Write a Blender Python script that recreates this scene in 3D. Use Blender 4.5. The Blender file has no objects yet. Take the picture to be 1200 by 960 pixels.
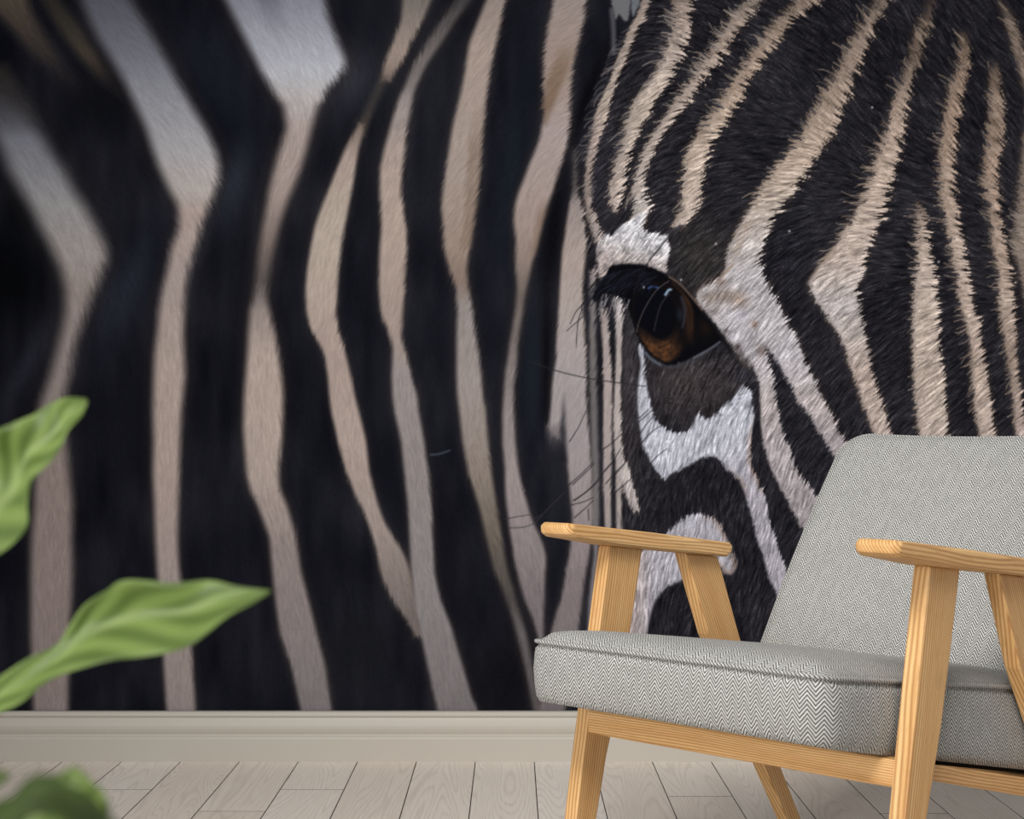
import bpy, bmesh, math, random
import numpy as np
from mathutils import Vector, Matrix

# ------------------------------------------------------------------ camera, world, light, exposure
scene = bpy.context.scene
C = scene.collection
FPX, CAM_H, WALL_Y, HORIZ = 1800.0, 0.70, 3.364, 516.0
cam_d = bpy.data.cameras.new('camera'); cam = bpy.data.objects.new('camera', cam_d); C.objects.link(cam)
cam.location = (0, 0, CAM_H); cam.rotation_euler = (math.pi/2, 0, 0)
cam_d.sensor_width = 36; cam_d.lens = FPX/1200*36; cam_d.shift_y = (HORIZ-480)/1200
cam_d.clip_start = 0.02
cam_d.dof.use_dof = True; cam_d.dof.focus_distance = 2.55; cam_d.dof.aperture_fstop = 13.0
scene.camera = cam

world = bpy.data.worlds.new('world'); scene.world = world; world.use_nodes = True
world.node_tree.nodes['Background'].inputs[0].default_value = (0.97, 0.985, 1.0, 1)
world.node_tree.nodes['Background'].inputs[1].default_value = 0.40

def area(name, loc, target, sx, sy, power, col=(1, 1, 1), spread=180):
    d = bpy.data.lights.new(name, 'AREA'); d.shape = 'RECTANGLE'; d.size = sx; d.size_y = sy
    d.energy = power; d.color = col; d.spread = math.radians(spread)
    o = bpy.data.objects.new(name, d); C.objects.link(o); o.location = loc
    o.rotation_euler = (Vector(target)-Vector(loc)).to_track_quat('-Z', 'Y').to_euler()
    return o
area('key_light', (-0.4, 0.1, 2.45), (0.74, 3.2, 0.40), 1.0, 1.0, 18.5, (1.0, 0.975, 0.94), 80)  # unseen overhead key light, spread narrowed so the left falls off
area('fill_light', (-1.8, -1.0, 1.0), (0.5, 2.4, 0.3), 1.2, 1.2, 8, (1.0, 0.985, 0.96), 60)  # added low fill out of view, brightens chair front, rail and floor

vs = scene.view_settings
vs.view_transform = 'Standard'; vs.look = 'None'; vs.exposure = 0.0; vs.gamma = 1.0; vs.use_curve_mapping = False
PRINT_GAIN = 1.0     # paper reflectance scale of the wall print

# ------------------------------------------------------------------ helpers
def s2l(c):
    c = np.asarray(c, dtype=np.float64)/255.0
    return np.where(c <= 0.04045, c/12.92, ((np.maximum(c, 0)+0.055)/1.055)**2.4)
def rgb(r, g, b):
    v = s2l((r, g, b)); return (float(v[0]), float(v[1]), float(v[2]), 1)
def tag(o, label=None, cat=None, group=None, kind=None):
    if label: o['label'] = label
    if cat: o['category'] = cat
    if group: o['group'] = group
    if kind: o['kind'] = kind
    return o
def empty(name, loc=(0, 0, 0), rz=0):
    o = bpy.data.objects.new(name, None); C.objects.link(o); o.location = loc; o.rotation_euler = (0, 0, rz)
    o.empty_display_size = 0.05
    return o
def link(name, me, mat, parent=None):
    o = bpy.data.objects.new(name, me); C.objects.link(o)
    if mat and not me.materials: me.materials.append(mat)
    if parent: o.parent = parent
    return o
def from_bm(name, bm, mat, parent=None, smooth=False):
    me = bpy.data.meshes.new(name); bm.to_mesh(me); bm.free()
    if smooth:
        for p in me.polygons: p.use_smooth = True
    return link(name, me, mat, parent)

class NT:
    """tiny node-tree helper"""
    def __init__(s, name):
        s.m = bpy.data.materials.new(name); s.m.use_nodes = True
        s.t = s.m.node_tree; s.b = s.t.nodes['Principled BSDF']
    def n(s, typ, **kw):
        o = s.t.nodes.new(typ)
        for k, v in kw.items(): setattr(o, k, v)
        return o
    def l(s, a, b): s.t.links.new(a, b)
    def math(s, op, a, b=None, c=None):
        o = s.n('ShaderNodeMath', operation=op)
        for i, v in enumerate((a, b, c)):
            if v is None: continue
            if isinstance(v, (int, float)): o.inputs[i].default_value = v
            else: s.l(v, o.inputs[i])
        return o.outputs[0]
    def mix(s, fac, a, b, blend='MIX'):
        o = s.n('ShaderNodeMix', data_type='RGBA', blend_type=blend)
        for i, v in ((0, fac), (6, a), (7, b)):
            if isinstance(v, (int, float)): o.inputs[i].default_value = v
            elif isinstance(v, tuple): o.inputs[i].default_value = v
            else: s.l(v, o.inputs[i])
        return o.outputs[2]
    def ramp(s, fac, stops):
        o = s.n('ShaderNodeValToRGB'); e = o.color_ramp.elements
        while len(e) < len(stops): e.new(0.5)
        for i, (p, c) in enumerate(stops): e[i].position = p; e[i].color = c
        s.l(fac, o.inputs[0]); return o.outputs[0]
    def noise(s, vec, scale, detail=2, rough=0.5, dist=0.0):
        o = s.n('ShaderNodeTexNoise'); o.inputs['Scale'].default_value = scale
        o.inputs['Detail'].default_value = detail; o.inputs['Roughness'].default_value = rough
        o.inputs['Distortion'].default_value = dist
        if vec is not None: s.l(vec, o.inputs['Vector'])
        return o.outputs[0]
    def mapping(s, vec, scale=(1, 1, 1), loc=(0, 0, 0)):
        o = s.n('ShaderNodeMapping'); o.inputs['Scale'].default_value = scale; o.inputs['Location'].default_value = loc
        s.l(vec, o.inputs['Vector']); return o.outputs[0]
    def bump(s, h, strength, dist):
        o = s.n('ShaderNodeBump'); o.inputs['Strength'].default_value = strength; o.inputs['Distance'].default_value = dist
        s.l(h, o.inputs['Height']); s.l(o.outputs[0], s.b.inputs['Normal'])

def plain(name, col, rough=0.6, spec=0.3, noise_amt=0.06, nscale=30):
    k = NT(name); tc = k.n('ShaderNodeTexCoord')
    n = k.noise(tc.outputs['Object'], nscale, 3)
    c2 = tuple(min(1, v*(1-noise_amt*2)) for v in col[:3])+(1,)
    k.l(k.mix(n, col, c2), k.b.inputs['Base Color'])
    k.b.inputs['Roughness'].default_value = rough; k.b.inputs['Specular IOR Level'].default_value = spec
    return k.m

# oak of the chair: UV v runs along the grain, metres
def oak_material():
    k = NT('oak'); uv = k.n('ShaderNodeUVMap'); uv.uv_map = 'grain'
    oi = k.n('ShaderNodeObjectInfo')
    off = k.n('ShaderNodeCombineXYZ'); k.l(k.math('MULTIPLY', oi.outputs['Random'], 7.0), off.inputs[0]); k.l(k.math('MULTIPLY', oi.outputs['Random'], 13.0), off.inputs[1])
    va = k.n('ShaderNodeVectorMath', operation='ADD'); k.l(uv.outputs[0], va.inputs[0]); k.l(off.outputs[0], va.inputs[1])
    v = va.outputs[0]
    warp = k.noise(k.mapping(v, (14, 2.2, 1)), 1.0, 2)
    broad = k.noise(k.mapping(v, (60, 2.0, 1)), 1.0, 3, 0.6, 0.6)
    sep = k.n('ShaderNodeSeparateXYZ'); k.l(v, sep.inputs[0])
    ph = k.math('ADD', k.math('MULTIPLY', sep.outputs[0], 1650.0), k.math('MULTIPLY', warp, 34.0))
    ring = k.math('MULTIPLY_ADD', k.math('SINE', ph), 0.5, 0.5)
    ring = k.math('POWER', ring, 1.6)
    pore = k.noise(k.mapping(v, (900, 26, 1)), 1.0, 2, 0.6)
    c = k.ramp(broad, [(0.25, rgb(202, 154, 97)), (0.55, rgb(223, 180, 123)), (0.8, rgb(233, 197, 144))])
    c = k.mix(k.math('MULTIPLY', ring, 0.66), c, rgb(154, 100, 50))
    po = k.math('MULTIPLY', k.math('GREATER_THAN', pore, 0.60), 0.22)
    c = k.mix(po, c, rgb(130, 86, 46))
    k.l(c, k.b.inputs['Base Color'])
    k.b.inputs['Roughness'].default_value = 0.5; k.b.inputs['Specular IOR Level'].default_value = 0.35
    k.bump(ring, 0.12, 0.0006)
    return k.m

# herringbone wool, UV in metres: columns run along v
def tweed_material():
    k = NT('herringbone_tweed'); uv = k.n('ShaderNodeUVMap'); uv.uv_map = 'cloth'
    wob = k.n('ShaderNodeTexNoise'); wob.inputs['Scale'].default_value = 70; wob.inputs['Detail'].default_value = 1
    k.l(uv.outputs[0], wob.inputs['Vector'])
    sep = k.n('ShaderNodeSeparateXYZ'); k.l(uv.outputs[0], sep.inputs[0])
    U = k.math('MULTIPLY_ADD', wob.outputs[0], 0.0022, sep.outputs[0]); V = sep.outputs[1]
    P, R, S = 0.0180, 0.0056, 1.35
    tri = k.math('PINGPONG', U, P/2)
    t = k.math('DIVIDE', k.math('MULTIPLY_ADD', tri, S, V), R)
    row = k.math('FLOOR', t)
    fr = k.math('SUBTRACT', t, row)
    yarn = k.math('ABSOLUTE', k.math('MULTIPLY_ADD', fr, 2.0, -1.0))
    prof = k.n('ShaderNodeMapRange'); prof.interpolation_type = 'SMOOTHSTEP'
    k.l(yarn, prof.inputs[0]); prof.inputs[1].default_value = 0.40; prof.inputs[2].default_value = 0.66
    # break each light yarn into stitches
    cell = k.n('ShaderNodeCombineXYZ'); k.l(k.math('FLOOR', k.math('DIVIDE', U, P/2)), cell.inputs[0]); k.l(row, cell.inputs[1])
    wn = k.n('ShaderNodeTexWhiteNoise'); wn.noise_dimensions = '2D'; k.l(cell.outputs[0], wn.inputs['Vector'])
    fuzz = k.noise(uv.outputs[0], 900, 2, 0.7)
    big = k.noise(uv.outputs[0], 9, 2)
    light = k.mix(wn.outputs[0], rgb(209, 208, 204), rgb(183, 182, 178))
    dark = k.mix(wn.outputs[0], rgb(58, 58, 57), rgb(86, 86, 84))
    c = k.mix(prof.outputs[0], light, dark)
    c = k.mix(k.math('MULTIPLY', fuzz, 0.16), c, rgb(130, 129, 126))
    c = k.mix(k.math('MULTIPLY', big, 0.12), c, rgb(118, 117, 114))
    k.l(c, k.b.inputs['Base Color'])
    k.b.inputs['Roughness'].default_value = 0.95; k.b.inputs['Specular IOR Level'].default_value = 0.1
    k.b.inputs['Sheen Weight'].default_value = 0.12
    inv = k.math('SUBTRACT', 1.0, prof.outputs[0])
    k.bump(inv, 0.35, 0.0012)
    return k.m

def plank_material():
    k = NT('pale_oak_plank'); g = k.n('ShaderNodeNewGeometry'); oi = k.n('ShaderNodeObjectInfo')
    off = k.n('ShaderNodeCombineXYZ'); k.l(k.math('MULTIPLY', oi.outputs['Random'], 31.0), off.inputs[0]); k.l(k.math('MULTIPLY', oi.outputs['Random'], 57.0), off.inputs[1])
    va = k.n('ShaderNodeVectorMath', operation='ADD'); k.l(g.outputs['Position'], va.inputs[0]); k.l(off.outputs[0], va.inputs[1])
    v = va.outputs[0]
    h = k.noise(k.mapping(v, (9.0, 0.62, 0)), 1.0, 1.5, 0.45, 0.3)       # height field whose contours make cathedral grain
    ring = k.math('SINE', k.math('MULTIPLY', h, 260.0))
    ring = k.math('POWER', k.math('MULTIPLY_ADD', ring, 0.5, 0.5), 4.0)
    fine = k.noise(k.mapping(v, (260, 9, 0)), 1.0, 3, 0.65)
    tone = k.noise(k.mapping(v, (5, 2.0, 0)), 1.0, 3, 0.6)
    base = k.mix(oi.outputs['Random'], rgb(219, 204, 190), rgb(231, 224, 215))
    base = k.mix(k.math('MULTIPLY', tone, 0.55), base, rgb(220, 207, 195))
    c = k.mix(k.math('MULTIPLY', ring, 0.26), base, rgb(168, 154, 140))
    fm = k.n('ShaderNodeMapRange'); k.l(fine, fm.inputs[0]); fm.inputs[1].default_value = 0.40; fm.inputs[2].default_value = 0.8
    c = k.mix(k.math('MULTIPLY', fm.outputs[0], 0.35), c, rgb(246, 242, 236))
    spot = k.noise(k.mapping(v, (26, 9, 0)), 1.0, 1, 0.5)
    kn = k.n('ShaderNodeMapRange'); k.l(spot, kn.inputs[0]); kn.inputs[1].default_value = 0.80; kn.inputs[2].default_value = 0.86
    c = k.mix(k.math('MULTIPLY', kn.outputs[0], 0.55), c, rgb(120, 104, 92))
    k.l(c, k.b.inputs['Base Color'])
    k.b.inputs['Roughness'].default_value = 0.62; k.b.inputs['Specular IOR Level'].default_value = 0.3
    k.bump(k.math('ADD', k.math('MULTIPLY', ring, -0.5), fine), 0.25, 0.0012)
    return k.m

OAK = oak_material(); TWEED = tweed_material(); PLANK = plank_material()
TRIM = plain('satin_trim_paint', rgb(181, 175, 165), 0.45, 0.35, 0.01)
PLASTER = plain('plaster', rgb(214, 210, 203), 0.9, 0.1, 0.02)
SUBFLOOR = plain('dark_subfloor', rgb(70, 56, 44), 0.9, 0.1)
BLACKCLOTH = plain('black_dust_cloth', rgb(30, 28, 27), 0.95, 0.05)

# ------------------------------------------------------------------ the setting
def box_bm(x0, x1, y0, y1, z0, z1, bev=0.0):
    bm = bmesh.new(); r = bmesh.ops.create_cube(bm, size=1)
    for v in bm.verts:
        v.co = Vector(((x0+x1)/2+v.co.x*(x1-x0), (y0+y1)/2+v.co.y*(y1-y0), (z0+z1)/2+v.co.z*(z1-z0)))
    if bev: bmesh.ops.bevel(bm, geom=bm.edges[:], offset=bev, segments=1, affect='EDGES')
    return bm
XW = 2.6
floor = tag(from_bm('floor', box_bm(-XW, XW, -0.8, WALL_Y, -0.06, -0.012), SUBFLOOR), 'pale oak plank floor of the room', kind='structure')
wall = tag(from_bm('wall_back', box_bm(-XW, XW, WALL_Y+0.002, WALL_Y+0.14, -0.06, 2.6), PLASTER), 'plastered wall behind the zebra mural', kind='structure')

PW, X0 = 0.1284, 0.0486
unit = bpy.data.meshes.new('plank')
bmu = box_bm(-PW/2+0.0009, PW/2-0.0009, 0, 1, -0.012, 0.0)
bmesh.ops.bevel(bmu, geom=[e for e in bmu.edges if all(v.co.z > -0.001 for v in e.verts) and abs(e.verts[0].co.x-e.verts[1].co.x) < 1e-6], offset=0.0006, segments=1, affect='EDGES')
for f in bmu.faces:
    if abs(f.normal.z) < 0.5: f.material_index = 1          # tongue-and-groove edges, coloured dark to stand for the shade in the joints
bmu.to_mesh(unit); bmu.free()
unit.materials.append(PLANK); unit.materials.append(SUBFLOOR)  # SUBFLOOR here is the dark edge colour standing for joint shade
rnd = random.Random(5)
known = {-7: 3.077, -5: 2.897, -4: 3.077, 2: 3.018, 4: 3.256, 5: 2.88}      # first end joints seen from the wall
for kx in range(-16, 17):
    cxp = X0+(kx+0.5)*PW
    y = WALL_Y-0.006
    first = known.get(kx, rnd.choice([2.55, 2.35, 2.2, 2.05, 1.9]) + rnd.uniform(-.06, .06))
    ends = [first]
    while ends[-1] > -0.7: ends.append(ends[-1]-rnd.uniform(1.1, 1.5))
    for e in ends:
        e = max(e, -0.78)
        if y-e < 0.01: break
        o = link('plank', unit, None, floor)
        o.location = (cxp, e+0.0012, 0); o.scale = (1, y-e-0.0024, 1)
        y = e

# baseboard: moulded profile (distance from wall, height) swept along the wall
prof = [(0, 0), (0.020, 0), (0.020, 0.0505), (0.0188, 0.0530), (0.0160, 0.0545), (0.0135, 0.0565), (0.0130, 0.0590),
        (0.0150, 0.0640), (0.0166, 0.0710), (0.0166, 0.0780), (0.0150, 0.0850), (0.0120, 0.0900), (0.0105, 0.0935),
        (0.0105, 0.0955), (0.0125, 0.0972), (0.0135, 0.1000), (0.0128, 0.1045), (0.0100, 0.1075), (0, 0.1080)]
bm = bmesh.new()
A = [bm.verts.new((-XW, WALL_Y-0.004-p[0], p[1])) for p in prof]; B = [bm.verts.new((XW, WALL_Y-0.004-p[0], p[1])) for p in prof]
n = len(prof)
for i in range(n): bm.faces.new((A[i], A[(i+1) % n], B[(i+1) % n], B[i]))
bm.faces.new(A[::-1]); bm.faces.new(B)
bmesh.ops.recalc_face_normals(bm, faces=bm.faces[:])
tag(from_bm('baseboard_back', bm, TRIM), 'off white moulded baseboard below the zebra mural', kind='structure')

# ------------------------------------------------------------------ the wall mural: a photographic zebra print, drawn as print density per point of the paper
# print coordinates: 535 units per metre on the wall, x to the right, y downwards
rng = np.random.default_rng(11)
gx = np.concatenate([np.arange(-340, 0, 4.0), np.arange(0, 1200, 1.2), np.arange(1200, 1541, 4.0)])
gy = np.concatenate([np.arange(-330, 0, 4.0), np.arange(0, 833.5, 1.2)])
X, Y = np.meshgrid(gx, gy)
NOI = [rng.random((512, 512)).astype(np.float32) for _ in range(3)]
def look(nz, x, y):
    return nz[np.floor(y).astype(np.int32) & 511, np.floor(x).astype(np.int32) & 511]
def vnoise(x, y, s, nz=0):
    x = x/s; y = y/s; xi = np.floor(x); yi = np.floor(y); fx = x-xi; fy = y-yi
    fx = fx*fx*(3-2*fx); fy = fy*fy*(3-2*fy); N = NOI[nz]
    a = look(N, xi, yi); b = look(N, xi+1, yi); c = look(N, xi, yi+1); d = look(N, xi+1, yi+1)
    return (a*(1-fx)+b*fx)*(1-fy)+(c*(1-fx)+d*fx)*fy
# direction in which the coat lies
DIR = [(720,120,-.8,.45),(850,80,-.85,-.5),(800,220,-.9,.4),(900,200,-.98,-.1),(1000,120,-.75,-.65),(1060,60,-.6,-.8),
 (1130,80,-.65,-.75),(1180,150,-.6,-.8),(1050,280,-1,-.15),(1150,280,-.9,-.3),(1080,420,-.85,.5),(1150,450,-.7,.6),(960,330,-.8,.5),
 (900,380,-.6,.8),(940,450,-.65,.75),(850,520,-.3,.95),(900,600,-.3,.95),(830,620,-.1,1),(960,560,-.5,.85),(760,460,-.3,.95),
 (740,290,-.6,.7),(830,300,-.7,.6),(400,200,-.35,.95),(200,150,.6,.8),(100,100,.6,.8),(350,50,.5,.85),(200,500,0,1),(400,600,.2,1),
 (550,600,.25,1),(620,300,-.2,1),(550,200,-.5,.85),(600,700,.2,1)]
cs = np.zeros_like(X); sn = np.zeros_like(X)
for (px, py, dx, dy) in DIR:
    a2 = 2*math.atan2(dy, dx); w = 1.0/((X-px)**2+(Y-py)**2+900)**1.5
    cs += w*math.cos(a2); sn += w*math.sin(a2)
ang = 0.5*np.arctan2(sn, cs) + (vnoise(X, Y, 14, 1)-.5)*0.5
DX, DY = np.cos(ang), np.sin(ang)
flip = np.where(DX > 0, -1.0, 1.0); DX *= flip; DY *= flip
def lic(nz, cell, half):
    acc = np.zeros_like(X); wt = 0
    for k in range(-half, half+1):
        w = 1-abs(k)/(half+1.0); acc += w*look(NOI[nz], (X+DX*k*1.2)/cell, (Y+DY*k*1.2)/cell); wt += w*w
    return (acc-acc.mean())/acc.std()
L1 = lic(0, 1.35, 6); L2 = lic(1, 2.8, 9)
FUR = np.clip(0.85*L1+0.35*L2, -2.4, 2.4)

def smooth(e0, e1, v):
    t = np.clip((v-e0)/(e1-e0), 0, 1); return t*t*(3-2*t)
def poly_sd(pts, x, y):
    """signed distance, positive inside"""
    d = np.full(x.shape, 1e9); ins = np.zeros(x.shape, bool); m = len(pts)
    for i in range(m):
        ax, ay = pts[i]; bx, by = pts[(i+1) % m]; ex, ey = bx-ax, by-ay
        t = np.clip(((x-ax)*ex+(y-ay)*ey)/(ex*ex+ey*ey+1e-9), 0, 1)
        d = np.minimum(d, (x-ax-t*ex)**2+(y-ay-t*ey)**2)
        c = (ay > y) != (by > y)
        if ey != 0: ins ^= c & (x < ax+(y-ay)/ey*ex)
    return np.where(ins, 1, -1)*np.sqrt(d)
def spl(pts, k=6):
    """closed Catmull-Rom through the points"""
    out = []; m = len(pts)
    for i in range(m):
        p0, p1, p2, p3 = (np.array(pts[(i+j-1) % m], float) for j in range(4))
        for j in range(k):
            t = j/k
            out.append(tuple(.5*((2*p1)+(p2-p0)*t+(2*p0-5*p1+4*p2-p3)*t*t+(3*p1-p0-3*p2+p3)*t**3)))
    return out
def sub(x0, y0, x1, y1, pad=14):
    i0, i1 = np.searchsorted(gx, [x0-pad, x1+pad]); j0, j1 = np.searchsorted(gy, [y0-pad, y1+pad])
    return (slice(j0, j1), slice(i0, i1))

FACE = smooth(-8, 8, poly_sd([(775,-340),(762,0),(745,30),(716,90),(692,150),(683,230),(690,300),(697,350),(735,385),(729,480),(728,600),(735,900),(1700,900),(1700,-340)], X, Y))
amp = 1.5+FACE*(0.7+1.7*smooth(400, 230, Y))                                  # how far hairs cross a stripe's edge
jit = np.clip(0.8*L1+0.45*L2, -2.2, 2.2)*amp
XS, YS = X+DX*jit, Y+DY*jit

# ---- dark coat
lo = vnoise(X, Y, 60, 2); lo2 = vnoise(X, Y*0.25, 12, 1)
IMG = np.empty(X.shape+(3,))
base_n = np.array([25, 26, 33.]); base_f = np.array([33, 32, 37.])
for c in range(3): IMG[..., c] = base_n[c]*(1-FACE)+base_f[c]*FACE
IMG += ((lo-.5)*13+(lo2-.5)*9*(1-FACE))[..., None]
def lay(mask, col, sl=None):
    global IMG
    v = IMG if sl is None else IMG[sl]
    mm = mask[..., None]; v *= (1-mm); v += mm*np.asarray(col, float)
def glow(px, py, rx, ry, col, a, rot=0):
    sl = sub(px-rx*2.5-ry*2, py-ry*2.5-rx*2, px+rx*2.5+ry*2, py+ry*2.5+rx*2); x, y = X[sl]-px, Y[sl]-py
    c, s = math.cos(rot), math.sin(rot); u = (x*c+y*s)/rx; v = (-x*s+y*c)/ry
    lay(a*np.exp(-(u*u+v*v)), col, sl)
glow(15, 330, 45, 55, (8, 9, 12), .9); glow(20, 250, 20, 40, (8, 9, 12), .6); glow(120, 120, 40, 40, (17, 18, 23), .7)
glow(275, 215, 16, 50, (46, 50, 62), .8, .3); glow(255, 90, 30, 70, (29, 33, 44), .7, -.4); glow(150, 335, 22, 75, (42, 46, 58), .8, .45)
glow(415, 95, 26, 45, (52, 54, 62), .85, .4); glow(350, 205, 10, 40, (38, 40, 48), .6, .5); glow(395, 30, 14, 40, (18, 20, 28), .8)
glow(30, 430, 12, 60, (46, 48, 58), .6, .5); glow(230, 300, 8, 60, (45, 48, 58), .5, .3)
glow(600, 190, 14, 120, (24, 29, 37), .8, .15); glow(622, 430, 12, 70, (26, 31, 39), .8); glow(520, 640, 22, 90, (19, 18, 24), .8, -.15)
glow(690, 110, 9, 60, (9, 9, 12), .9, .35); glow(648, 270, 8, 70, (12, 12, 15), .8, .1); glow(640, 420, 6, 80, (11, 11, 14), .8)
glow(600, 790, 60, 50, (15, 14, 18), .8); glow(420, 760, 60, 70, (23, 24, 28), .6); glow(340, 760, 10, 80, (20, 22, 28), .5)
glow(1030, 110, 30, 60, (24, 23, 27), .7); glow(820, 300, 34, 40, (50, 47, 46), .85); glow(925, 290, 25, 40, (27, 27, 33), .6)
glow(815, 455, 55, 40, (54, 49, 51), .95); glow(790, 440, 30, 24, (60, 54, 56), .6); glow(738, 440, 9, 70, (64, 60, 64), .9)
glow(740, 520, 12, 60, (44, 41, 45), .8); glow(700, 200, 12, 60, (46, 45, 52), .7)

# ---- light stripes: rows of (y, left edge, right edge); soft = edge blur at top and bottom; cols = (y, colour)
def stripe(rows, soft, cols, fade=None, halo=.25, jscale=1.0):
    r = np.array(rows, float)
    if r[0, 0] <= 1:                                 # carry the stripe on above the frame
        s = (r[1]-r[0])/(r[1, 0]-r[0, 0]); s[1:] = np.clip(s[1:], -1.1, 1.1); r = np.vstack([r[0]-s*340, r])
    if r[-1, 0] >= 826:
        s = (r[-1]-r[-2])/(r[-1, 0]-r[-2, 0]); r = np.vstack([r, r[-1]+s*30])
    yy = np.arange(r[0, 0], r[-1, 0]+.01, 2.0)
    ker = np.array([1, 2, 3, 4, 3, 2, 1.])/16
    def tab(c):
        t = np.interp(yy, r[:, 0], r[:, c]); return np.convolve(np.pad(t, 3, 'edge'), ker, 'valid')
    tl, tr = tab(1), tab(2)
    x0, x1 = min(tl.min(), tr.min()), max(tl.max(), tr.max())
    sl = sub(x0, r[0, 0], x1, r[-1, 0], 30)
    j = jscale
    x = X[sl]+DX[sl]*jit[sl]*j; y = Y[sl]+DY[sl]*jit[sl]*j
    gl = np.gradient(tl, yy); gr = np.gradient(tr, yy)
    L_, R_ = np.interp(y, yy, tl), np.interp(y, yy, tr)
    cl = 1/np.sqrt(1+np.interp(y, yy, gl)**2); cr = 1/np.sqrt(1+np.interp(y, yy, gr)**2)
    d = np.minimum((x-L_)*cl, (R_-x)*cr)
    inside = np.minimum(y-r[0, 0], r[-1, 0]-y)
    sf = np.interp(y, [r[0, 0], r[-1, 0]], soft)
    d = np.minimum(d, inside+sf*.2)
    m = smooth(-sf, sf, d)
    ys = [c[0] for c in cols]
    col = np.stack([np.interp(y, ys, [c[1][q] for c in cols]) for q in range(3)], -1)
    if fade: m = m*np.interp(y, [f[0] for f in fade], [f[1] for f in fade])
    if halo:
        h = smooth(-sf*2.2-2, sf, d)*halo
        if fade: h = h*np.interp(y, [f[0] for f in fade], [f[1] for f in fade])
        lay(h, (96, 78, 66), sl)
    v = IMG[sl]; v *= (1-m[..., None]); v += m[..., None]*col

BE = (172, 156, 149)
# brownish blurred streaks and the far shoulder, top left
stripe([(-2,-25,32),(20,2,40),(45,22,55),(70,42,72),(100,72,98),(125,92,108)], (12, 10), [(0,(92,82,72)),(60,(74,66,62)),(125,(34,32,36))], [(0,1),(60,.75),(125,0)], 0)
stripe([(0,48,72),(30,66,92),(60,88,110),(90,110,132),(112,128,142)], (10, 8), [(0,(66,62,56)),(60,(80,72,62)),(112,(50,44,44))], [(0,.7),(70,.9),(112,.15)], 0)
stripe([(78,-25,8),(110,-10,30),(140,0,46)], (10, 10), [(78,(60,54,50)),(140,(80,78,78))], [(78,.7),(140,.4)], 0)
stripe([(-300,-330,-280),(0,-190,-130),(240,-120,-62),(420,-95,-50),(833,-120,-70)], (12, 8), [(0,(130,130,140)),(300,(150,138,132)),(833,(122,112,112))], None, .2)
stripe([(-300,-420,-370),(0,-300,-250),(240,-240,-190),(420,-220,-170),(833,-230,-185)], (12, 8), [(0,(120,118,126)),(300,(145,133,128)),(833,(122,112,112))], None, .2)
# S1
stripe([(105,-40,4),(125,-22,22),(150,-10,44),(175,2,58),(200,11,74),(225,26,87),(240,35,98),(265,47,112),(290,60,124),(303,66,125),(315,71,121),(340,77,111),(365,77,101),(390,72,92),(415,66,86),(440,59,82),(465,50,75),(480,46,74),(520,42,78),(555,41,81),(592,40,85),(630,37,84),(667,36,85),(705,36,84),(742,36,81),(829,39,80)],
 (15, 5), [(105,(76,76,82)),(160,(128,130,140)),(240,(160,158,160)),(300,(164,156,154)),(340,(155,144,140)),(420,(148,137,135)),(560,(144,130,126)),(829,(140,128,126))], [(105,.3),(165,1)], .2)
# S2
stripe([(0,96,152),(25,106,168),(50,118,183),(75,134,197),(100,148,210),(125,160,225),(150,171,240),(175,179,252),(195,186,257),(210,193,256),(225,200,252),(240,208,246),(265,210,236),(290,201,229),(315,196,221),(340,190,217),(365,186,216),(390,184,215),(415,181,216),(440,180,217),(480,179,213),(517,180,211),(555,179,210),(592,181,209),(630,182,208),(667,184,210),(720,188,219),(765,191,225),(799,193,227),(829,195,229)],
 (13, 4), [(0,(98,100,110)),(60,(122,124,135)),(110,(152,153,162)),(180,(176,174,178)),(220,(184,176,173)),(250,(178,162,156)),(330,(168,154,150)),(420,(174,159,152)),(560,(170,154,148)),(680,(156,143,140)),(829,(142,132,130))])
# S3
stripe([(0,265,380),(25,277,386),(50,290,396),(72,301,405),(85,307,401),(100,316,387),(125,333,372),(150,336,365),(175,328,359),(200,321,351),(225,315,341),(240,313,335),(265,308,327),(290,304,321),(315,301,316),(340,298,313),(352,296,313),(365,293,316),(390,291,322),(415,290,326),(440,288,330),(465,286,332),(500,285,331),(517,286,330),(555,289,326),(574,293,328),(592,302,336),(630,316,347),(667,319,352),(705,323,362),(742,328,371),(780,341,381),(829,352,388)],
 (11, 3.5), [(0,(140,142,155)),(40,(164,166,178)),(80,(186,188,197)),(110,(188,184,186)),(150,(172,158,154)),(230,(162,147,142)),(290,(120,108,104)),(330,(88,82,82)),(365,(150,138,134)),(420,(176,161,153)),(560,(168,154,147)),(640,(140,129,127)),(750,(128,120,121)),(829,(118,112,114))], None, .3)
stripe([(0,300,326),(40,318,338),(60,330,342)], (8, 6), [(0,(112,114,128)),(60,(150,152,162))], [(0,.7),(60,0)], 0)
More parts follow.
